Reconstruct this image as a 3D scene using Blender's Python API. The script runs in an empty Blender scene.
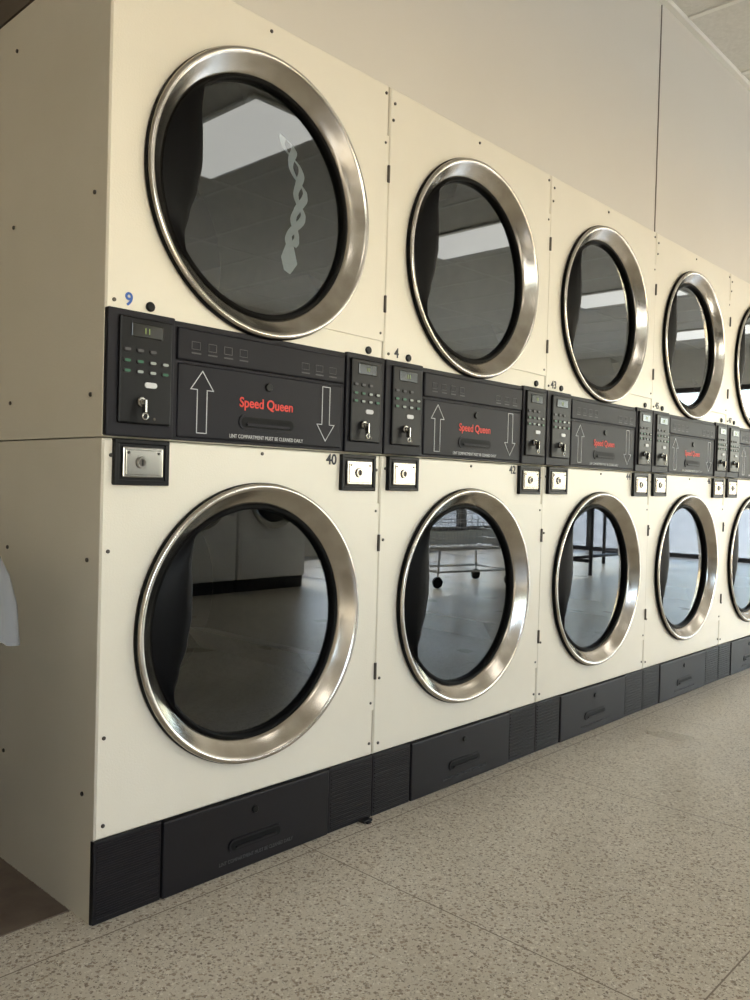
import bpy, bmesh, math, random
from mathutils import Matrix, Vector
random.seed(4)
C=bpy.context; D=bpy.data; col=C.collection
try:
    C.scene.view_settings.view_transform='Standard'
except Exception: pass
# ------------------------------------------------------------------ materials
def nodes(name):
    m=D.materials.new(name); m.use_nodes=True
    nt=m.node_tree; return m,nt,nt.nodes["Principled BSDF"]
def simple(name,c,rough=.5,metal=0,spec=.5,bump=None,emit=None,aniso=0):
    m,nt,b=nodes(name)
    b.inputs["Base Color"].default_value=(*c,1); b.inputs["Roughness"].default_value=rough
    b.inputs["Metallic"].default_value=metal; b.inputs["Specular IOR Level"].default_value=spec
    if emit:
        b.inputs["Emission Color"].default_value=(*emit[0],1); b.inputs["Emission Strength"].default_value=emit[1]
    if bump:
        tc=nt.nodes.new("ShaderNodeTexCoord"); n=nt.nodes.new("ShaderNodeTexNoise"); n.inputs["Scale"].default_value=bump[0]; n.inputs["Detail"].default_value=3
        bp=nt.nodes.new("ShaderNodeBump"); bp.inputs["Strength"].default_value=bump[1]; bp.inputs["Distance"].default_value=bump[2]
        nt.links.new(tc.outputs["Object"],n.inputs["Vector"]); nt.links.new(n.outputs["Fac"],bp.inputs["Height"]); nt.links.new(bp.outputs[0],b.inputs["Normal"])
    return m
def mottled(name,c1,c2,scale,rough,bump=None,metal=0,stretch=(1,1,1)):
    m,nt,b=nodes(name)
    tc=nt.nodes.new("ShaderNodeTexCoord"); mp=nt.nodes.new("ShaderNodeMapping"); mp.inputs["Scale"].default_value=stretch
    n=nt.nodes.new("ShaderNodeTexNoise"); n.inputs["Scale"].default_value=scale; n.inputs["Detail"].default_value=5
    r=nt.nodes.new("ShaderNodeValToRGB"); r.color_ramp.elements[0].color=(*c1,1); r.color_ramp.elements[1].color=(*c2,1)
    r.color_ramp.elements[0].position=.3; r.color_ramp.elements[1].position=.7
    L=nt.links.new; L(tc.outputs["Object"],mp.inputs[0]); L(mp.outputs[0],n.inputs["Vector"]); L(n.outputs["Fac"],r.inputs[0]); L(r.outputs[0],b.inputs["Base Color"])
    b.inputs["Roughness"].default_value=rough; b.inputs["Metallic"].default_value=metal
    if bump:
        n2=nt.nodes.new("ShaderNodeTexNoise"); n2.inputs["Scale"].default_value=bump[0]; n2.inputs["Detail"].default_value=2
        bp=nt.nodes.new("ShaderNodeBump"); bp.inputs["Strength"].default_value=bump[1]; bp.inputs["Distance"].default_value=bump[2]
        L(mp.outputs[0],n2.inputs["Vector"]); L(n2.outputs["Fac"],bp.inputs["Height"]); L(bp.outputs[0],b.inputs["Normal"])
    return m
CREAM=mottled("cream_enamel",(.76,.715,.605),(.81,.765,.655),3,.32,bump=(260,.35,.0012))
BLACK=simple("black_plastic",(.009,.008,.010),.46,spec=.28,bump=(350,.25,.001))
BLACK2=simple("black_gloss",(.006,.006,.007),.36,spec=.2)
BLACK3=simple("control_panel",(.011,.0105,.015),.47,spec=.2,bump=(500,.15,.0008))
HANDM=simple("handle_black",(.003,.003,.0035),.4,spec=.08)
SLOT=simple("slot_black",(.003,.003,.004),.6,spec=.2)
RUBBER=simple("gasket_rubber",(.004,.004,.004),.55,spec=.1)
CHROME=simple("chrome_plate",(.36,.355,.34),.2,1,bump=(60,.12,.001))
SCREW=simple("screw_steel",(.10,.09,.08),.4,.8)
WHITEINK=simple("white_ink",(.62,.63,.65),.5)
DIMINK=simple("grey_ink",(.07,.07,.075),.5)
REDINK=simple("red_ink",(.70,.045,.03),.5)
BLUEINK=simple("blue_ink",(.02,.10,.42),.4)
BLKINK=simple("black_ink",(.015,.015,.025),.5)
KEYW=simple("key_white",(.36,.40,.38),.5)
GREENB=simple("green_key",(.015,.12,.06),.4)
LED=simple("led_amber",(.05,.12,.03),.4,emit=((.7,.75,.2),.35))
DISP=simple("display_glass",(.02,.02,.016),.15)
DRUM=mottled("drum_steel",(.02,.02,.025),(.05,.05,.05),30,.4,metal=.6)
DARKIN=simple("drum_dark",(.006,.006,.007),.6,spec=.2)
CLOTH=simple("white_cloth",(.92,.94,.96),.9)
def brushed():
    m,nt,b=nodes("brushed_steel_ring"); L=nt.links.new
    b.inputs["Metallic"].default_value=1; 
    tc=nt.nodes.new("ShaderNodeTexCoord"); n=nt.nodes.new("ShaderNodeTexNoise"); n.inputs["Scale"].default_value=14; n.inputs["Detail"].default_value=6
    r=nt.nodes.new("ShaderNodeValToRGB"); r.color_ramp.elements[0].position=.3; r.color_ramp.elements[1].position=.7
    r.color_ramp.elements[0].color=(.40,.37,.33,1); r.color_ramp.elements[1].color=(.60,.57,.52,1)
    mr=nt.nodes.new("ShaderNodeMapRange"); mr.inputs[3].default_value=.13; mr.inputs[4].default_value=.25
    n2=nt.nodes.new("ShaderNodeTexNoise"); n2.inputs["Scale"].default_value=300; bp=nt.nodes.new("ShaderNodeBump"); bp.inputs["Strength"].default_value=.08; bp.inputs["Distance"].default_value=.001
    L(tc.outputs["Object"],n.inputs["Vector"]); L(n.outputs["Fac"],r.inputs[0]); L(r.outputs[0],b.inputs["Base Color"]); L(n.outputs["Fac"],mr.inputs[0]); L(mr.outputs[0],b.inputs["Roughness"])
    L(tc.outputs["Object"],n2.inputs["Vector"]); L(n2.outputs["Fac"],bp.inputs["Height"]); L(bp.outputs[0],b.inputs["Normal"])
    return m
STEEL=brushed()
WSTEEL=simple("washer_enamel",(.86,.87,.88),.3,0)
def glass(name,tint,f0,rough=.012):
    # Schlick reflection, identical from both faces
    m=D.materials.new(name); m.use_nodes=True; nt=m.node_tree; nt.nodes.clear(); L=nt.links.new; N=nt.nodes.new
    o=N("ShaderNodeOutputMaterial"); mx=N("ShaderNodeMixShader"); t=N("ShaderNodeBsdfTransparent"); t.inputs[0].default_value=(*tint,1)
    g=N("ShaderNodeBsdfGlossy"); g.inputs["Roughness"].default_value=rough; g.inputs[0].default_value=(.92,.97,1,1)
    lw=N("ShaderNodeLayerWeight"); lw.inputs[0].default_value=.5
    p=N("ShaderNodeMath"); p.operation='POWER'; L(lw.outputs["Facing"],p.inputs[0]); p.inputs[1].default_value=4.5
    r=N("ShaderNodeMapRange"); L(p.outputs[0],r.inputs[0]); r.inputs[3].default_value=f0; r.inputs[4].default_value=1
    L(r.outputs[0],mx.inputs[0]); L(t.outputs[0],mx.inputs[1]); L(g.outputs[0],mx.inputs[2]); L(mx.outputs[0],o.inputs[0]); return m
GLASS=glass("door_glass",(.42,.46,.47),.11)
WGLASS=glass("window_glass",(.93,.95,.95),.05)
def terrazzo():
    m,nt,b=nodes("terrazzo_floor"); L=nt.links.new; N=nt.nodes.new
    tc=N("ShaderNodeTexCoord")
    base=N("ShaderNodeTexNoise"); base.inputs["Scale"].default_value=2.2; base.inputs["Detail"].default_value=4
    L(tc.outputs["Object"],base.inputs["Vector"])
    br=N("ShaderNodeValToRGB"); br.color_ramp.elements[0].position=.3; br.color_ramp.elements[1].position=.7
    br.color_ramp.elements[0].color=(.58,.525,.425,1); br.color_ramp.elements[1].color=(.67,.61,.51,1)
    L(base.outputs["Fac"],br.inputs[0])
    prev=br.outputs[0]
    for sc,pal,thr,seed in ((115,[(.22,.16,.11),(.37,.29,.205),(.78,.73,.63),(.31,.235,.165)],.50,0.0),(240,[(.13,.095,.065),(.36,.285,.205),(.82,.78,.69),(.20,.15,.105)],.36,3.7)):
        mp=N("ShaderNodeMapping"); mp.inputs["Location"].default_value=(seed,seed*1.7,0); mp.inputs["Rotation"].default_value=(0,0,.6+seed); L(tc.outputs["Object"],mp.inputs[0])
        wn=N("ShaderNodeTexNoise"); wn.inputs["Scale"].default_value=sc*1.1; L(mp.outputs[0],wn.inputs["Vector"])
        mixv=N("ShaderNodeMixRGB"); mixv.inputs[0].default_value=.009; L(mp.outputs[0],mixv.inputs[1]); L(wn.outputs["Color"],mixv.inputs[2])
        v=N("ShaderNodeTexVoronoi"); v.inputs["Scale"].default_value=sc; L(mixv.outputs[0],v.inputs["Vector"])
        sep=N("ShaderNodeSeparateColor"); L(v.outputs["Color"],sep.inputs[0])
        rp=N("ShaderNodeValToRGB"); rp.color_ramp.interpolation='CONSTANT'; 
        rp.color_ramp.elements[0].color=(*pal[0],1); rp.color_ramp.elements[1].position=.25; rp.color_ramp.elements[1].color=(*pal[1],1)
        for k in (2,3):
            e=rp.color_ramp.elements.new(.25*k); e.color=(*pal[k],1)
        L(sep.outputs[0],rp.inputs[0])
        g=N("ShaderNodeMath"); g.operation='GREATER_THAN'; L(sep.outputs[1],g.inputs[0]); g.inputs[1].default_value=thr
        sz=N("ShaderNodeMapRange"); L(sep.outputs[2],sz.inputs[0]); sz.inputs[3].default_value=.18; sz.inputs[4].default_value=.6
        d=N("ShaderNodeMath"); d.operation='LESS_THAN'; L(v.outputs["Distance"],d.inputs[0]); L(sz.outputs[0],d.inputs[1])
        mu=N("ShaderNodeMath"); mu.operation='MULTIPLY'; L(g.outputs[0],mu.inputs[0]); L(d.outputs[0],mu.inputs[1])
        mu2=N("ShaderNodeMath"); mu2.operation='MULTIPLY'; L(mu.outputs[0],mu2.inputs[0]); mu2.inputs[1].default_value=.85
        mx=N("ShaderNodeMixRGB"); L(mu2.outputs[0],mx.inputs[0]); L(prev,mx.inputs[1]); L(rp.outputs[0],mx.inputs[2]); prev=mx.outputs[0]
    # divider joints
    sx=N("ShaderNodeSeparateXYZ"); L(tc.outputs["Object"],sx.inputs[0])
    js=[]
    for out,off in ((sx.outputs[0],.555),(sx.outputs[1],-.955)):
        a=N("ShaderNodeMath"); a.operation='SUBTRACT'; L(out,a.inputs[0]); a.inputs[1].default_value=off
        p=N("ShaderNodeMath"); p.operation='PINGPONG'; L(a.outputs[0],p.inputs[0]); p.inputs[1].default_value=.455
        l=N("ShaderNodeMath"); l.operation='LESS_THAN'; L(p.outputs[0],l.inputs[0]); l.inputs[1].default_value=.0016; js.append(l)
    mxx=N("ShaderNodeMath"); mxx.operation='MAXIMUM'; L(js[0].outputs[0],mxx.inputs[0]); L(js[1].outputs[0],mxx.inputs[1])
    mx=N("ShaderNodeMixRGB"); L(mxx.outputs[0],mx.inputs[0]); L(prev,mx.inputs[1]); mx.inputs[2].default_value=(.22,.17,.125,1)
    L(mx.outputs[0],b.inputs["Base Color"])
    rr=N("ShaderNodeMapRange"); rr.inputs[3].default_value=.22; rr.inputs[4].default_value=.38; L(base.outputs["Fac"],rr.inputs[0]); L(rr.outputs[0],b.inputs["Roughness"])
    return m
TERR=terrazzo()
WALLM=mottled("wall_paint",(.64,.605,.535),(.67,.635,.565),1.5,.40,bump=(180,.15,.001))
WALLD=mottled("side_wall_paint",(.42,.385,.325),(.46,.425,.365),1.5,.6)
DARKW=mottled("shaded_return_brown",(.09,.07,.05),(.13,.10,.075),3,.6)  # shade of the bulkhead return put into its dark brown colour
CEILM=mottled("ceiling_tile",(.66,.64,.58),(.74,.72,.66),60,.9,bump=(120,.5,.003))
TRIMM=simple("painted_metal_trim",(.80,.78,.71),.4)
BROWN=mottled("brown_floor",(.11,.08,.06),(.19,.145,.11),9,.7,bump=(40,.4,.003))  # darker brown for the floor area left of the dryers
SEAM=simple("seam_dark",(.20,.17,.14),.8)
ALU=simple("bronze_mullion",(.06,.05,.045),.4,.6)
PAVE=mottled("pavement",(.38,.37,.35),(.48,.47,.45),4,.9)
TROFF=simple("troffer_lens",(.9,.9,.9),.5,emit=((1,.95,.86),3.2))
CAN=simple("trash_can_plastic",(.03,.03,.033),.5)
LINER=simple("plastic_liner",(.25,.26,.28),.35)
WIRE=simple("cart_wire",(.6,.6,.6),.3,1)
TABLE=simple("table_laminate",(.5,.47,.42),.4)
LEG=simple("table_leg_steel",(.05,.05,.05),.4,.5)

# ------------------------------------------------------------------ mesh helpers
class PB:
    def __init__(s): s.bm=bmesh.new(); s.mats=[]
    def mi(s,m):
        if m not in s.mats: s.mats.append(m)
        return s.mats.index(m)
    def box(s,x0,x1,y0,y1,z0,z1,m,bev=0,seg=2):
        i=s.mi(m)
        mat=Matrix.Translation(((x0+x1)/2,(y0+y1)/2,(z0+z1)/2))@Matrix.Diagonal((abs(x1-x0),abs(y1-y0),abs(z1-z0),1))
        r=bmesh.ops.create_cube(s.bm,size=1,matrix=mat); vs=r['verts']
        fs=set(f for v in vs for f in v.link_faces)
        for f in fs: f.material_index=i
        if bev:
            es=list(set(e for v in vs for e in v.link_edges))
            r=bmesh.ops.bevel(s.bm,geom=es,offset=bev,segments=seg,affect='EDGES',profile=.5)
            for f in r['faces']: f.material_index=i
        return s
    def lathe(s,prof,c,m,axis='Y',n=96,smooth=True,mats=None,wob=None):
        rings=[]
        for k,(r,a) in enumerate(prof):
            ring=[]
            for j in range(n):
                t=2*math.pi*j/n; rr=r; aa=a
                if wob: rr,aa=wob(k,t,r,a)
                if axis=='Y': p=(c[0]+rr*math.cos(t),c[1]+aa,c[2]+rr*math.sin(t))
                elif axis=='Z': p=(c[0]+rr*math.cos(t),c[1]+rr*math.sin(t),c[2]+aa)
                else: p=(c[0]+aa,c[1]+rr*math.cos(t),c[2]+rr*math.sin(t))
                ring.append(s.bm.verts.new(p))
            rings.append(ring)
        for k in range(len(rings)-1):
            i=s.mi(mats[k] if mats else m)
            for j in range(n):
                a,b=rings[k],rings[k+1]
                f=s.bm.faces.new((a[j],a[(j+1)%n],b[(j+1)%n],b[j])); f.material_index=i; f.smooth=smooth
        return rings
    def disc(s,r,c,m,axis='Y',n=64):
        vs=[]
        for j in range(n):
            t=2*math.pi*j/n
            p={'Y':(c[0]+r*math.cos(t),c[1],c[2]+r*math.sin(t)),'Z':(c[0]+r*math.cos(t),c[1]+r*math.sin(t),c[2]),'X':(c[0],c[1]+r*math.cos(t),c[2]+r*math.sin(t))}[axis]
            vs.append(s.bm.verts.new(p))
        f=s.bm.faces.new(vs); f.material_index=s.mi(m); return s
    def cyl(s,r,a0,a1,c,m,axis='Y',n=24):
        b=min(r*.2,abs(a1-a0)*.3); sg=1 if a1>a0 else -1
        s.lathe([(r,a0),(r,a1-sg*b),(r-b,a1)],c,m,axis,n,smooth=False)
        off=lambda a:{'Y':(c[0],c[1]+a,c[2]),'Z':(c[0],c[1],c[2]+a),'X':(c[0]+a,c[1],c[2])}[axis]
        s.disc(r-b,off(a1),m,axis,n); s.disc(r,off(a0),m,axis,n); return s
    def prism(s,pts,y0,y1,m,bev=0):
        i=s.mi(m); vs=[s.bm.verts.new((x,y0,z)) for x,z in pts]; f=s.bm.faces.new(vs)
        r=bmesh.ops.extrude_face_region(s.bm,geom=[f]); nv=[g for g in r['geom'] if isinstance(g,bmesh.types.BMVert)]
        for v in nv: v.co.y=y1
        for v in vs+nv:
            for ff in v.link_faces: ff.material_index=i
        return s
    def tube(s,pts,r,m,n=8):
        i=s.mi(m)
        for a,b in zip(pts[:-1],pts[1:]):
            a=Vector(a);b=Vector(b);d=b-a
            if d.length<1e-6: continue
            q=d.to_track_quat('Z','Y').to_matrix().to_4x4()
            rs=bmesh.ops.create_cone(s.bm,cap_ends=True,segments=n,radius1=r,radius2=r,depth=d.length,matrix=Matrix.Translation((a+b)/2)@q)
            for v in rs['verts']:
                for f in v.link_faces: f.material_index=i; f.smooth=True
        return s
    def mesh(s,name):
        bmesh.ops.recalc_face_normals(s.bm,faces=s.bm.faces)
        me=D.meshes.new(name); s.bm.to_mesh(me); s.bm.free()
        for m in s.mats: me.materials.append(m)
        return me
def obj(name,me,parent=None,loc=(0,0,0)):
    o=D.objects.new(name,me); col.objects.link(o); o.location=loc
    if parent: o.parent=parent
    return o
def empty(name,loc):
    e=D.objects.new(name,None); e.empty_display_size=.1; col.objects.link(e); e.location=loc; return e
def text(s,x,y,z,size,m,parent,name,align='CENTER',sx=1,bold=0):
    c=D.curves.new(name,'FONT'); c.body=s; c.size=size; c.align_x=align; c.align_y='CENTER'; c.extrude=.0003; c.offset=bold; c.materials.append(m)
    o=D.objects.new(name,c); col.objects.link(o); o.parent=parent; o.location=(x,y,z); o.rotation_euler=(math.pi/2,0,0); o.scale=(sx,1,1); return o

# ------------------------------------------------------------------ dryer
W=.8; H=1.934; DX=.398; ZU=1.532; ZL=.563; DEP=1.12; ZS=.966; ZC=1.219; KH=.168; DZ=.028; HOLE=.2935
g=.0022
def capsule(x0,x1,z,h,n=10):
    r=h/2; pts=[]
    for k in range(n+1):
        t=-math.pi/2+math.pi*k/n; pts.append((x1-r+r*math.cos(t),z+r*math.sin(t)))
    for k in range(n+1):
        t=math.pi/2+math.pi*k/n; pts.append((x0+r+r*math.cos(t),z+r*math.sin(t)))
    return pts
def front_with_hole(p,x0,x1,z0,z1,cx,cz,R,y,m,n=96):
    i=p.mi(m); ang=[2*math.pi*k/n for k in range(n)]
    cor=[math.atan2(z-cz,x-cx)%(2*math.pi) for x in(x0,x1) for z in(z0,z1)]
    for a in cor:
        k=min(range(n),key=lambda k:abs(ang[k]-a)); ang[k]=a
    inn=[];out=[]
    for a in ang:
        c,s_=math.cos(a),math.sin(a)
        ts=[]
        if c>1e-9: ts.append((x1-cx)/c)
        if c<-1e-9: ts.append((x0-cx)/c)
        if s_>1e-9: ts.append((z1-cz)/s_)
        if s_<-1e-9: ts.append((z0-cz)/s_)
        t=min(ts); inn.append(p.bm.verts.new((cx+R*c,y,cz+R*s_))); out.append(p.bm.verts.new((cx+t*c,y,cz+t*s_)))
    for k in range(n):
        f=p.bm.faces.new((inn[k],inn[(k+1)%n],out[(k+1)%n],out[k])); f.material_index=i
    return out
def shell(z0,z1,cz):
    p=PB(); x0,x1=g,W-g; bv=.004
    out=front_with_hole(p,x0+bv,x1-bv,z0+bv,z1-bv,DX,cz,HOLE,0,CREAM)
    i=p.mi(CREAM)
    def ext(ring,fn):
        nr=[p.bm.verts.new(fn(v.co)) for v in ring]
        for k in range(len(ring)):
            f=p.bm.faces.new((ring[k],ring[(k+1)%len(ring)],nr[(k+1)%len(ring)],nr[k])); f.material_index=i
        return nr
    def grow(co,y):
        x=co.x; z=co.z
        if abs(x-(x0+bv))<1e-5: x=x0
        if abs(x-(x1-bv))<1e-5: x=x1
        if abs(z-(z0+bv))<1e-5: z=z0
        if abs(z-(z1-bv))<1e-5: z=z1
        return (x,y,z)
    r1=ext(out,lambda co:grow(co,bv)); r2=ext(r1,lambda co:(co.x,DEP,co.z))
    f=p.bm.faces.new(r2); f.material_index=i
    # drum
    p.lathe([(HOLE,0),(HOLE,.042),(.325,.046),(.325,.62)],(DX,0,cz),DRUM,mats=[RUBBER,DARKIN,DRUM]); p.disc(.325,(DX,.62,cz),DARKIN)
    for a in (0.5,2.6,4.7):  # lifting vanes
        c=Matrix.Rotation(a,3,'Y')
        vv=[Vector(q) for q in ((.32,.09,-.03),(.24,.09,0),(.32,.09,.03),(.32,.6,-.03),(.24,.6,0),(.32,.6,.03))]
        vv=[p.bm.verts.new((c@q)+Vector((DX,0,cz))) for q in vv]
        for q in ((0,1,4,3),(1,2,5,4)):
            f=p.bm.faces.new([vv[k] for k in q]); f.material_index=p.mi(DRUM)
    return p
def cabinet(upper):
    p=shell(ZS if upper else KH,H if upper else ZS-.003,ZU if upper else ZL)
    if not upper: p.box(g,W-g,.012,DEP,0,KH,CREAM)
    return p.mesh("cabinet_upper" if upper else "cabinet_lower")
def hinge_plate(cz,hh):
    p=PB(); x1=W-.006
    n=24; a0=math.asin(hh/.305)
    pts=[(x1,cz-hh),(x1,cz+hh)]
    for k in range(n+1):
        t=a0-2*a0*k/n; pts.append((DX+.302*math.cos(t),cz+.302*math.sin(t)))
    p.prism(pts,-.0005,-.005,CREAM)
    for dz in (.17,-.17):
        p.cyl(.0040,-.022,.022,(x1+.001,-.007,cz+dz),SCREW,'Z',12)
    for dz in (hh-.02,-hh+.02):
        p.cyl(.0035,-.005,-.0070,(x1-.012,0,cz+dz),SCREW,'Y',10)
    return p.mesh("door_hinge_panel")
def door_ring():
    p=PB()
    prof=[(.314,.0),(.3205,-.003),(.3205,-.008),(.3185,-.0145),(.3165,-.0185),(.3125,-.0205),(.3075,-.0195),(.303,-.0155),(.292,-.0045),(.278,.007),(.2695,.013),(.2685,.020)]
    p.lathe(prof,(DX,0,0),STEEL,mats=[RUBBER]*3+[STEEL]*8,n=128)
    # inner black gasket
    p.lathe([(.2715,.018),(.2680,.0115),(.2630,.011),(.2590,.014),(.2580,.022),(.2580,.038),(.2925,.038)],(DX,0,0),RUBBER,n=128)
    return p.mesh("door_ring")
def door_glass():
    p=PB(); p.disc(.2585,(DX,.025,0),GLASS,n=96); return p.mesh("door_glass")
def handle():
    p=PB(); i=p.mi(HANDM)
    keys=[(.225,-.150),(.19,-.174),(.14,-.180),(.09,-.178),(.03,-.178),(-.03,-.188),(-.09,-.206),(-.13,-.216),(-.17,-.210),(-.185,-.196)]
    def edge(z):
        for (za,xa),(zb,xb) in zip(keys[:-1],keys[1:]):
            if zb<=z<=za:
                t=(z-zb)/(za-zb); t=t*t*(3-2*t); return xb+(xa-xb)*t
        return keys[-1][1]
    N=40; rows=[]
    for k in range(N+1):
        z=.225-(.41)*k/N
        xo=-math.sqrt(.268**2-z*z); xi=edge(z); xi=max(xi,xo+.001)
        fr=math.sin(math.pi*k/N)**.5
        row=[]
        for t,y in ((0,.011),(.2,.006),(.45,.000),(.75,-.005),(.93,-.004),(1,.001),(1,.014),(.9,.020)):
            row.append(p.bm.verts.new((DX+xo+(xi-xo)*t,.015+(y-.015)*fr,z)))
        rows.append(row)
    for a,b in zip(rows[:-1],rows[1:]):
        for j in range(7):
            f=p.bm.faces.new((a[j],a[j+1],b[j+1],b[j])); f.material_index=i; f.smooth=True
    return p.mesh("door_handle")
def controller(x0,x1,left):
    p=PB()
    p.box(x0,x1,-.010,.01,ZS+.002-DZ,ZC-DZ,BLACK3,.003)
    xa,xb=(x0+.022,x1-.010) if left else (x0+.012,x1-.016)
    p.box(xa,xb,-.017,-.008,.966,1.178,BLACK2,.004)
    cx=(xa+xb)/2; w=(xb-xa)
    p.box(cx-w*.30,cx+w*.30,-.0195,-.016,1.138,1.166,DISP,.002)
    for r,z in enumerate((1.112,1.090,1.070)):
        for c_ in range(4 if r else 3):
            xx=cx+(-.36+.24*c_)*w
            m=(KEYW,GREENB,GREENB,KEYW)[(r+c_)%4] if r else DIMINK
            hw=w*.075
            p.prism(capsule(xx-hw,xx+hw,z,.010,6),-.0165,-.019,BLACK)
            p.prism(capsule(xx-hw*.72,xx+hw*.72,z,.0055,6),-.0185,-.0196,m)
    p.prism(capsule(cx-.004,cx+.024,1.045,.011,6),-.0165,-.0195,WHITEINK)
    # key lock and key
    p.cyl(.010,-.016,-.026,(cx-.012,0,1.010),CHROME,'Y',24)
    p.cyl(.006,-.024,-.031,(cx-.012,0,1.010),CHROME,'Y',16)
    p.box(cx-.0140,cx-.0100,-.040,-.026,.988,1.014,CHROME,.001)
    p.lathe([(.005,-.001),(.008,-.001),(.008,.001),(.005,.001),(.005,-.001)],(cx-.012,-.036,.981),CHROME,'Y',16)
    p.cyl(.003,-.016,-.018,(cx+.02,0,.978),SCREW,'Y',10)
    return p.mesh("controller")
def lint_panel():
    p=PB()
    p.box(.156,.656,-.004,.01,ZS+.002-DZ,ZC-.003-DZ,BLACK3,.002)
    p.box(.162,.650,-.011,.006,1.108,1.176,BLACK3,.004)
    p.box(.166,.646,-.008,.006,.946,1.103,BLACK3,.004)
    p.prism(capsule(.325,.490,.990,.034),-.007,-.0105,BLACK3)
    p.prism(capsule(.331,.484,.990,.024),-.0102,-.0110,SLOT)
    p.prism(capsule(.345,.470,.985,.006),-.0108,-.0145,BLACK3)
    p.cyl(.010,-.007,-.013,(.408,0,1.074),BLACK2,'Y',20)
    def frame(x0,x1,z0,z1,y,t,m):
        p.box(x0,x1,y-.0004,y+.0005,z0,z0+t,m);p.box(x0,x1,y-.0004,y+.0005,z1-t,z1,m);p.box(x0,x0+t,y-.0004,y+.0005,z0+t,z1-t,m);p.box(x1-t,x1,y-.0004,y+.0005,z0+t,z1-t,m)
    for k in range(4): 
        x=.195+.042*k; frame(x,x+.022,1.133,1.150,-.0113,.0012,DIMINK)
        p.box(x,x+.024,-.0116,-.0108,1.124,1.127,DIMINK)
    for k in range(3):
        x=.505+.045*k; frame(x,x+.024,1.128,1.144,-.0113,.0012,DIMINK)
        p.box(x,x+.026,-.0116,-.0108,1.119,1.122,DIMINK)
    def arrow(cx,cz,up):
        s=1 if up else -1; hw,sh,hl,t=.029,.0125,.040,.0018; L=.066
        o=[(-sh,-L),(sh,-L),(sh,L-hl),(hw,L-hl),(0,L),(-hw,L-hl),(-sh,L-hl)]
        for a,b in zip(o,o[1:]+o[:1]):
            ax,az=cx+a[0],cz+s*a[1]; bx,bz=cx+b[0],cz+s*b[1]
            d=Vector((bx-ax,bz-az)).normalized(); nrm=Vector((-d.y,d.x))*t/2; e=d*t/2
            p.prism([(ax-e.x+nrm.x,az-e.y+nrm.y),(bx+e.x+nrm.x,bz+e.y+nrm.y),(bx+e.x-nrm.x,bz+e.y-nrm.y),(ax-e.x-nrm.x,az-e.y-nrm.y)],-.0075,-.0088,WHITEINK)
    arrow(.226,1.024,True); arrow(.590,1.028,False)
    return p.mesh("lint_compartment_panel")
def coin_box():
    p=PB(); w,h=.124,.092
    p.box(-w/2,w/2,-.008,.01,-h/2,h/2,BLACK2,.003)
    p.box(-w/2,w/2,-.012,-.006,h/2-.010,h/2,BLACK2,.002); p.box(-w/2,w/2,-.012,-.006,-h/2,-h/2+.010,BLACK2,.002)
    p.box(-w/2,-w/2+.010,-.012,-.006,-h/2+.008,h/2-.008,BLACK2,.002); p.box(w/2-.010,w/2,-.012,-.006,-h/2+.008,h/2-.008,BLACK2,.002)
    p.box(-.046,.046,-.014,-.007,-.031,.031,CHROME,.003)
    p.box(-.040,.040,-.0155,-.0135,-.025,.025,CHROME,.0012)
    p.cyl(.012,-.015,-.020,(-.006,0,.0),CHROME,'Y',24); p.cyl(.008,-.019,-.0205,(-.006,0,0),SCREW,'Y',16); p.box(-.0075,-.0045,-.0212,-.020,-.006,.006,SLOT)
    for sx in (-.034,.034): p.cyl(.0028,-.015,-.0172,(sx,0,.019),SCREW,'Y',10)
    return p.mesh("coin_vault")
def kick():
    p=PB()
    p.box(.001,W-.001,.006,.0115,0.0,KH-.002,BLACK)
    for x0,x1 in ((.001,.154),(.641,W-.001)):
        p.box(x0,x1,-.002,.01,.001,KH-.001,BLACK,.002)
        n=15
        for k in range(n):
            z=.012+k*.0101; p.box(x0+.006,x1-.006,-.0045,-.001,z,z+.0052,BLACK,.001,1)
    p.box(.157,.638,-.006,.01,.001,KH-.003,BLACK,.004)
    p.prism(capsule(.326,.482,.062,.030),-.005,-.0095,BLACK)
    p.prism(capsule(.332,.476,.062,.020),-.0092,-.0100,SLOT)
    p.prism(capsule(.344,.464,.058,.006),-.0098,-.0135,BLACK)
    p.cyl(.009,-.005,-.010,(.40,0,.13),BLACK2,'Y',16)
    return p.mesh("kick_plate")
def screws():
    p=PB()
    for x,z in ((.015,1.85),(.02,1.895),(.397,1.911),(.785,1.911),(.02,1.235),(.785,.925),(.02,.93),(.018,.37),(.018,.74),(.785,.2),(.02,.195),(.40,.95)):
        p.cyl(.0040,.001,-.003,(x,0,z),SCREW,'Y',12)
    p.cyl(.010,.001,-.006,(.100,0,1.234),BLACK2,'Y',16); p.cyl(.010,.001,-.006,(.742,0,1.234),BLACK2,'Y',16)
    return p.mesh("screws")
def side_screws():
    p=PB()
    for y in (.05,.42,.86):
        for z in (.25,.72,1.05,1.45,1.85):
            p.cyl(.0045,.004,-.001,(0,y,z),SCREW,'X',12)
    return p.mesh("side_screws")
MU=dict(cu=cabinet(True),cl=cabinet(False),hu=hinge_plate(ZU,.268),hl=hinge_plate(ZL,.274),ring=door_ring(),gl=door_glass(),ha=handle(),cL=controller(.003,.155,True),cR=controller(.657,W-.003,False),lp=lint_panel(),coin=coin_box(),kick=kick(),scr=screws())
labels=[("9","40"),("4","42"),("43","44"),("45","46"),("47","48"),("49","50"),("51","52")]
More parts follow.
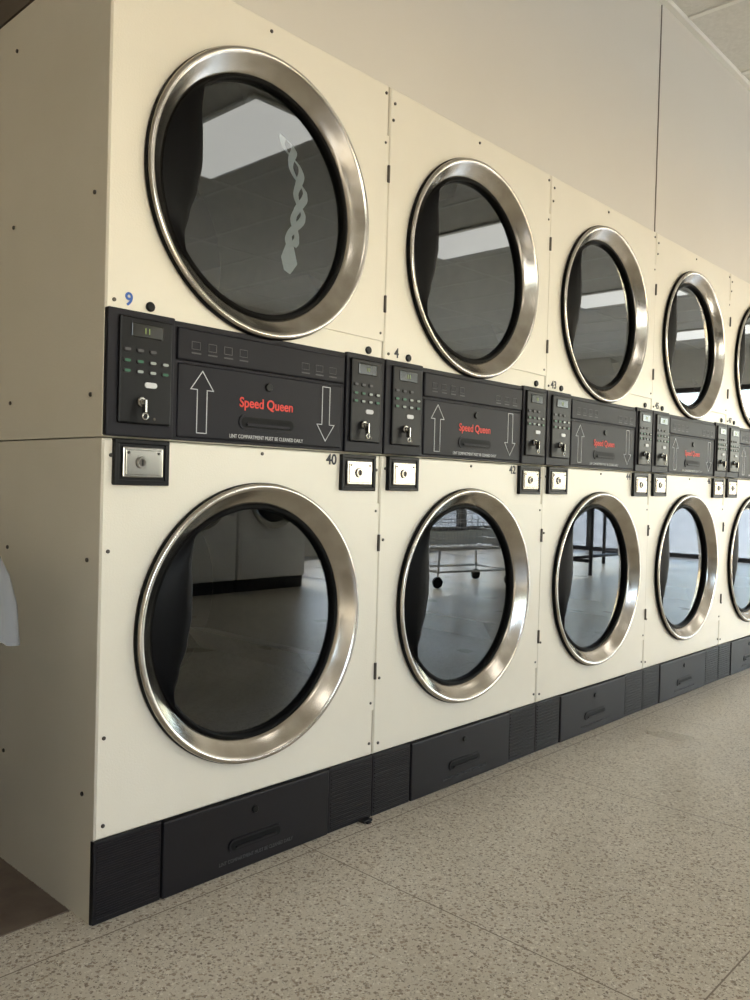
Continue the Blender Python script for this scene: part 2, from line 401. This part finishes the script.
for i in range(7):
    e=empty("stacked_dryer",(i*W,0,0))
    obj("cabinet_upper",MU['cu'],e); obj("cabinet_lower",MU['cl'],e)
    obj("hinge_panel_upper",MU['hu'],e); obj("hinge_panel_lower",MU['hl'],e)
    for nm,z in (("upper",ZU),("lower",ZL)):
        obj("door_ring_"+nm,MU['ring'],e,(0,0,z)); go=obj("door_glass_"+nm,MU['gl'],e,(0,0,z)); obj("door_handle_"+nm,MU['ha'],e,(0,0,z))
    obj("controller_left",MU['cL'],e,(0,0,DZ)); obj("controller_right",MU['cR'],e,(0,0,DZ)); obj("lint_compartment_panel",MU['lp'],e,(0,0,DZ))
    obj("coin_vault_left",MU['coin'],e,(.085,0,.9175)); obj("coin_vault_right",MU['coin'],e,(.711,0,.9155))
    obj("kick_plate",MU['kick'],e); obj("screws",MU['scr'],e)
    if i==0:
        obj("side_screws",side_screws(),e)
        p=PB(); p.box(.752,.785,-.022,.006,0,.007,BLACK,.002); p.box(.758,.774,-.030,-.020,0,.004,BLACK,.0015); obj("levelling_shim",p.mesh("levelling_shim"),e)
    if i<5:
        text("Speed Queen",.404,-.0092,1.033+DZ,.031,REDINK,e,"brand_lettering",sx=.93,bold=.0005)
        text("LINT COMPARTMENT MUST BE CLEANED DAILY",.408,-.0088,.957+DZ,.0118,WHITEINK,e,"lint_notice",sx=.85)
        text("LINT COMPARTMENT MUST BE CLEANED DAILY",.41,-.0066,.028,.0118,DIMINK,e,"lint_notice_lower",sx=.85)
        text("11",.084,-.0202,1.151+DZ,.017,LED,e,"display_digits"); text("11",.726,-.0202,1.151+DZ,.014,LED,e,"display_digits_right")
        text(labels[i][0],.052,-.0012,1.240,.036,BLUEINK if i==0 else BLKINK,e,"number_label_upper",bold=.0008)
        text(labels[i][1],.620,-.0012,.945,.036,BLKINK,e,"number_label_lower",bold=.0008)
    if i==0:
        # white laundry (a twisted tie) tumbling just behind the upper glass: braided strands ending in a fold
        p=PB(); k=p.mi(CLOTH)
        def spine(t):
            pts=[(.475,1.705),(.505,1.66),(.530,1.60),(.528,1.54),(.508,1.48),(.498,1.43)]
            u=t*(len(pts)-1); j=min(int(u),len(pts)-2); f_=u-j
            return pts[j][0]*(1-f_)+pts[j+1][0]*f_, pts[j][1]+(pts[j+1][1]-pts[j][1])*f_
        for s_ in (1,-1):
            prev=None; n=90
            for q in range(n+1):
                t=q/n; x,z=spine(t*.9); ph=t*15+.6; am=.016*(1-.2*t)
                x+=s_*am*math.sin(ph); w_=.008+.003*abs(math.cos(ph)); y=.036+s_*.005*math.cos(ph)
                a=p.bm.verts.new((x-w_,y,z+.003)); b=p.bm.verts.new((x+w_,y+.001,z-.003))
                if prev:
                    f=p.bm.faces.new((prev[0],prev[1],b,a)); f.material_index=k; f.smooth=True
                prev=(a,b)
        tip=[(.503,1.480),(.517,1.452),(.524,1.415),(.506,1.388),(.482,1.394),(.476,1.425),(.487,1.458)]
        vs=[p.bm.verts.new((x,.036+.005*(j%2),z)) for j,(x,z) in enumerate(tip)]; c0=p.bm.verts.new((.499,.031,1.430))
        for j in range(len(vs)):
            f=p.bm.faces.new((vs[j],vs[(j+1)%len(vs)],c0)); f.material_index=k; f.smooth=True
        obj("laundry_cloth",p.mesh("laundry_cloth"),e)

# ------------------------------------------------------------------ room shell
def slab(name,x0,x1,y0,y1,z0,z1,m):
    p=PB(); p.box(x0,x1,y0,y1,z0,z1,m); return obj(name,p.mesh(name))
XL,XR,YN,YS,ZT=-2.6,10.5,1.2,-6.0,2.875
slab("floor",XL,XR,YS,YN,-.1,0,TERR)
slab("floor_patch_brown",XL,-.002,.086,YN,0,.0025,BROWN)
slab("ceiling",XL,XR,YS,YN,ZT,ZT+.1,CEILM)
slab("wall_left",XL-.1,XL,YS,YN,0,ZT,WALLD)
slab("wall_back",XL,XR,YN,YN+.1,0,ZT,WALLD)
# wall above the dryers
slab("wall_bulkhead",0,XR,.012,.13,H+.004,ZT,WALLM)
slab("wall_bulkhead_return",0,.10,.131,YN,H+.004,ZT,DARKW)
p=PB()
for x in (2.403,4.84,7.28): p.box(x-.0025,x+.0025,.009,.0125,H+.004,ZT-.03,SEAM)
obj("trim_1",p.mesh("trim_1"))
slab("trim_2",0,XR,-.012,.0118,ZT-.022,ZT-.001,TRIMM)
slab("trim_3",7*W+.01,XR,.012,.13,0,H+.003,WALLM)
# ceiling grid
p=PB()
x=XL+.33
while x<XR: p.box(x-.012,x+.012,YS,-.013,ZT-.007,ZT,TRIMM); x+=.61
y=-.62
while y>YS: p.box(XL,XR,y-.012,y+.012,ZT-.0065,ZT,TRIMM); y-=1.22
obj("ceiling_grid",p.mesh("ceiling_grid"))
for cx,cy in ((-.3,-2.45),(2.14,-2.45),(4.58,-2.45),(7.02,-2.45),(9.4,-2.45)):
    p=PB(); p.box(cx-.29,cx+.29,cy-.59,cy+.59,ZT-.020,ZT-.008,TRIMM,.003); p.box(cx-.26,cx+.26,cy-.56,cy+.56,ZT-.024,ZT-.0195,TROFF)
    obj("ceiling_light",p.mesh("ceiling_light"))
wx0,wx1,wz0,wz1=3.9,10.3,.25,2.35
vx0,vx1,vz0,vz1=-2.3,1.6,.9,2.45
slab("wall_front",vx1,wx0,YS-.15,YS,0,ZT,WALLM)
slab("wall_front_corner",XL,vx0,YS-.15,YS,0,ZT,WALLM)
slab("wall_front_apron",vx0,vx1,YS-.15,YS,0,vz0,WALLM)
slab("wall_front_lintel",vx0,vx1,YS-.15,YS,vz1,ZT,WALLM)
slab("wall_front_header",wx0,XR,YS-.15,YS,wz1,ZT,WALLM)
slab("wall_front_sill",wx0,XR,YS-.15,YS,0,wz0,WALLM)
slab("wall_front_end",wx1,XR,YS-.15,YS,wz0,wz1,WALLM)
def window(name,a0,a1,z0,z1,fixed,axis,n):
    p=PB()
    def bx(u0,u1,v0,v1,d0,d1,m):
        if axis=='x': p.box(u0,u1,fixed+d0,fixed+d1,v0,v1,m)
        else: p.box(fixed+d0,fixed+d1,u0,u1,v0,v1,m)
    hw=.05 if n>4 else .03
    for k in range(n+1):
        u=a0+(a1-a0)*k/n; u=min(max(u,a0+hw),a1-hw); bx(u-hw,u+hw,z0,z1,-.06,.06,ALU)
    for z in (z0+.03,z1-.03): bx(a0,a1,z-.03,z+.03,-.045,.045,ALU)
    bx(a0,a1,z0+.03,z1-.03,-.004,.004,WGLASS)
    return obj(name,p.mesh(name))
window("window_1",wx0,wx1,wz0,wz1,YS-.075,'x',6)
window("added_window",vx0,vx1,vz0,vz1,YS-.075,'x',3)  # unseen window, added for more light on the dryer fronts and left side
slab("wall_right",XR,XR+.15,-1.2,YN,0,ZT,WALLM)
slab("wall_right_header",XR,XR+.15,YS,-1.2,wz1,ZT,WALLM)
slab("wall_right_corner",XR,XR+.15,YS,-5.7,0,wz1,WALLM)
window("window_2",-5.7,-2.6,.0,wz1,XR+.075,'y',3)
window("door_1",-2.6,-1.2,0,wz1,XR+.075,'y',1)
slab("pavement_ground",-30,60,-60,YS-.16,-.2,-.06,PAVE)
slab("pavement_ground_side",XR+.16,60,YS-.15,30,-.2,-.06,PAVE)

# ------------------------------------------------------------------ opposite washers
def washer():
    p=PB(); w=.72
    p.box(0,w,-.85,0,.10,1.22,WSTEEL,.01); p.box(.01,w-.01,-.83,-.02,0,.11,BLACK,.004)
    p.box(.004,w-.004,-.01,.012,1.06,1.215,BLACK2,.006)
    p.box(.05,.25,.010,.016,1.09,1.18,DISP,.003)
    for k in range(4): p.cyl(.015,.01,.02,(.36+.07*k,0,1.13),CHROME,'Y',16)
    prof=[(.25,0),(.255,.02),(.245,.035),(.21,.02),(.20,.01),(.185,.012)]
    p.lathe(prof,(w/2,0,.76),CHROME,n=48,mats=[CHROME]*4+[RUBBER]); p.lathe([(.186,.012),(.12,.03),(.05,.038),(.005,.04)],(w/2,0,.76),BLACK2,n=48)
    p.box(w/2-.27,w/2-.225,.02,.05,.72,.80,BLACK2,.006)
    p.box(.03,w-.03,-.002,.006,.14,.42,WSTEEL,.004)
    return p.mesh("washer_body")
wm=washer()
for k in range(5):
    e=empty("front_load_washer",(.35+.735*k,-3.78,0)); obj("washer_body",wm,e)
# laundry cart
def cart(loc,rot):
    e=empty("laundry_cart",loc); e.rotation_euler=(0,0,rot); p=PB()
    a,b=.42,.24; at,bt=.46,.28; z0,z1=.34,.74
    cb=[(-a,-b),(a,-b),(a,b),(-a,b)]; ct=[(-at,-bt),(at,-bt),(at,bt),(-at,bt)]
    def lerp(t): return [((1-t)*c0[0]+t*c1[0],(1-t)*c0[1]+t*c1[1],z0+(z1-z0)*t) for c0,c1 in zip(cb,ct)]
    for t in (0,.2,.4,.6,.8,1):
        q=lerp(t); p.tube(q+[q[0]],.009 if t in(0,1) else .004,WIRE)
    b0,b1=lerp(0),lerp(1)
    for s in range(4):
        n=12 if s%2==0 else 7
        for k in range(n+1):
            f=k/n; A=Vector(b0[s]).lerp(Vector(b0[(s+1)%4]),f); B=Vector(b1[s]).lerp(Vector(b1[(s+1)%4]),f); p.tube([A,B],.003,WIRE,6)
    for k in range(12):
        x=-a+2*a*k/11; p.tube([(x,-b,z0),(x,b,z0)],.003,WIRE,6)
    for sx in(-1,1):
        for sy in(-1,1):
            p.tube([(sx*a*.9,sy*b*.9,z0),(sx*a*.98,sy*b*1.0,.12)],.011,WIRE)
            p.tube([(sx*a*.98,sy*b,.12),(sx*a*.98,sy*b,.08)],.008,WIRE)
            p.cyl(.05,-.014,.014,(sx*a*.98,sy*b,.05),RUBBER,'Y',20)
    q=[(-a*.97,-b,.14),(a*.97,-b,.14),(a*.97,b,.14),(-a*.97,b,.14)]; p.tube(q+[q[0]],.010,WIRE)
    for sx in(-1,1): p.tube([(sx*at,0,.5),(sx*at,0,1.75)],.011,WIRE)
    p.tube([(-at,0,1.75),(at,0,1.75)],.011,WIRE)
    obj("cart_frame",p.mesh("cart_frame"),e)
cart((5.35,-3.15,0),.25)
def table(loc):
    e=empty("folding_table",loc); p=PB()
    p.box(-.9,.9,-.4,.4,.83,.87,TABLE,.008); obj("table_top",p.mesh("table_top"),e)
    p=PB()
    for sx in(-.75,.75):
        for sy in(-.32,.32): p.tube([(sx,sy,0),(sx,sy,.83)],.022,LEG)
        p.tube([(sx,-.32,.15),(sx,.32,.15)],.018,LEG); p.tube([(sx,-.32,.78),(sx,.32,.78)],.018,LEG)
    p.tube([(-.75,0,.15),(.75,0,.15)],.018,LEG)
    obj("table_legs",p.mesh("table_legs"),e)
table((7.9,-3.1,0))
# ------------------------------------------------------------------ trash can with liner, left of the dryers
e=empty("trash_can",(-.352,.20,0.0025)); p=PB()
p.lathe([(.001,0),(.165,0),(.172,.01),(.205,.69),(.216,.695),(.216,.715),(.206,.715),(.165,.03),(.001,.02)],(0,0,0),CAN,'Z',48); obj("can_body",p.mesh("can_body"),e)
p=PB()
def wob(k,t,r,a):
    wv=math.sin(9*t)*.5+math.sin(14*t+1.3)*.35+math.sin(23*t)*.25
    amp=(0,.002,.004,.008,.012,.014)[k]; return r+amp*wv, a+(.018*math.sin(5*t+.7) if k==5 else 0)
p.lathe([(.200,.63),(.212,.725),(.222,.729),(.236,.69),(.246,.635),(.250,.575)],(0,0,0),LINER,'Z',120,wob=wob)
lo=obj("bin_liner",p.mesh("bin_liner"),e)

# ------------------------------------------------------------------ lights
w=D.worlds.new("sky_world"); C.scene.world=w; w.use_nodes=True; bg=w.node_tree.nodes["Background"]
st=w.node_tree.nodes.new("ShaderNodeTexSky"); st.sky_type='NISHITA'; st.sun_disc=False; st.sun_elevation=math.radians(36); st.sun_rotation=math.radians(160)
tn=w.node_tree.nodes.new("ShaderNodeMixRGB"); tn.blend_type='MULTIPLY'; tn.inputs[0].default_value=1; tn.inputs[2].default_value=(1.07,1.0,.96,1)
w.node_tree.links.new(st.outputs[0],tn.inputs[1]); w.node_tree.links.new(tn.outputs[0],bg.inputs[0]); bg.inputs[1].default_value=1.42
sl=D.lights.new("sun_light",'SUN'); sl.energy=22; sl.angle=.01; sl.color=(1,.96,.90)
so=D.objects.new("sun_light",sl); col.objects.link(so); so.rotation_euler=Vector((-.2,.80,-.53)).to_track_quat('-Z','Y').to_euler(); so.location=(6,-10,8)
def portal(loc,rot,sx,sy,nm):
    l=D.lights.new(nm,'AREA'); l.shape='RECTANGLE'; l.size=sx; l.size_y=sy; l.cycles.is_portal=True
    o=D.objects.new(nm,l); col.objects.link(o); o.location=loc; o.rotation_euler=rot
portal(((wx0+wx1)/2,YS-.16,(wz0+wz1)/2),(math.pi/2,0,0),wx1-wx0,wz1-wz0,"window_portal")
portal(((vx0+vx1)/2,YS-.16,(vz0+vz1)/2),(math.pi/2,0,0),vx1-vx0,vz1-vz0,"added_window_portal")  # sky portal of the added window
portal((XR+.16,-3.45,wz1/2),(math.pi/2,0,math.pi/2),4.5,wz1,"window_portal_side")

# ------------------------------------------------------------------ camera
yaw,pit,rol,f=.7527,-.01715,.02709,835.305
F=Vector((math.cos(yaw)*math.cos(pit),math.sin(yaw)*math.cos(pit),math.sin(pit))); R=Vector((math.sin(yaw),-math.cos(yaw),0)); U=R.cross(F)
R2=R*math.cos(rol)+U*math.sin(rol); U2=-R*math.sin(rol)+U*math.cos(rol)
cd=D.cameras.new("camera"); cam=D.objects.new("camera",cd); col.objects.link(cam)
M=Matrix((R2,U2,-F)).transposed().to_4x4(); M.translation=Vector((-.82309,-1.5052,.88376)); cam.matrix_world=M
cd.sensor_fit='VERTICAL'; cd.sensor_height=24; cd.sensor_width=18; cd.lens=f*24/1000; cd.clip_start=.05; cd.clip_end=200
C.scene.camera=cam
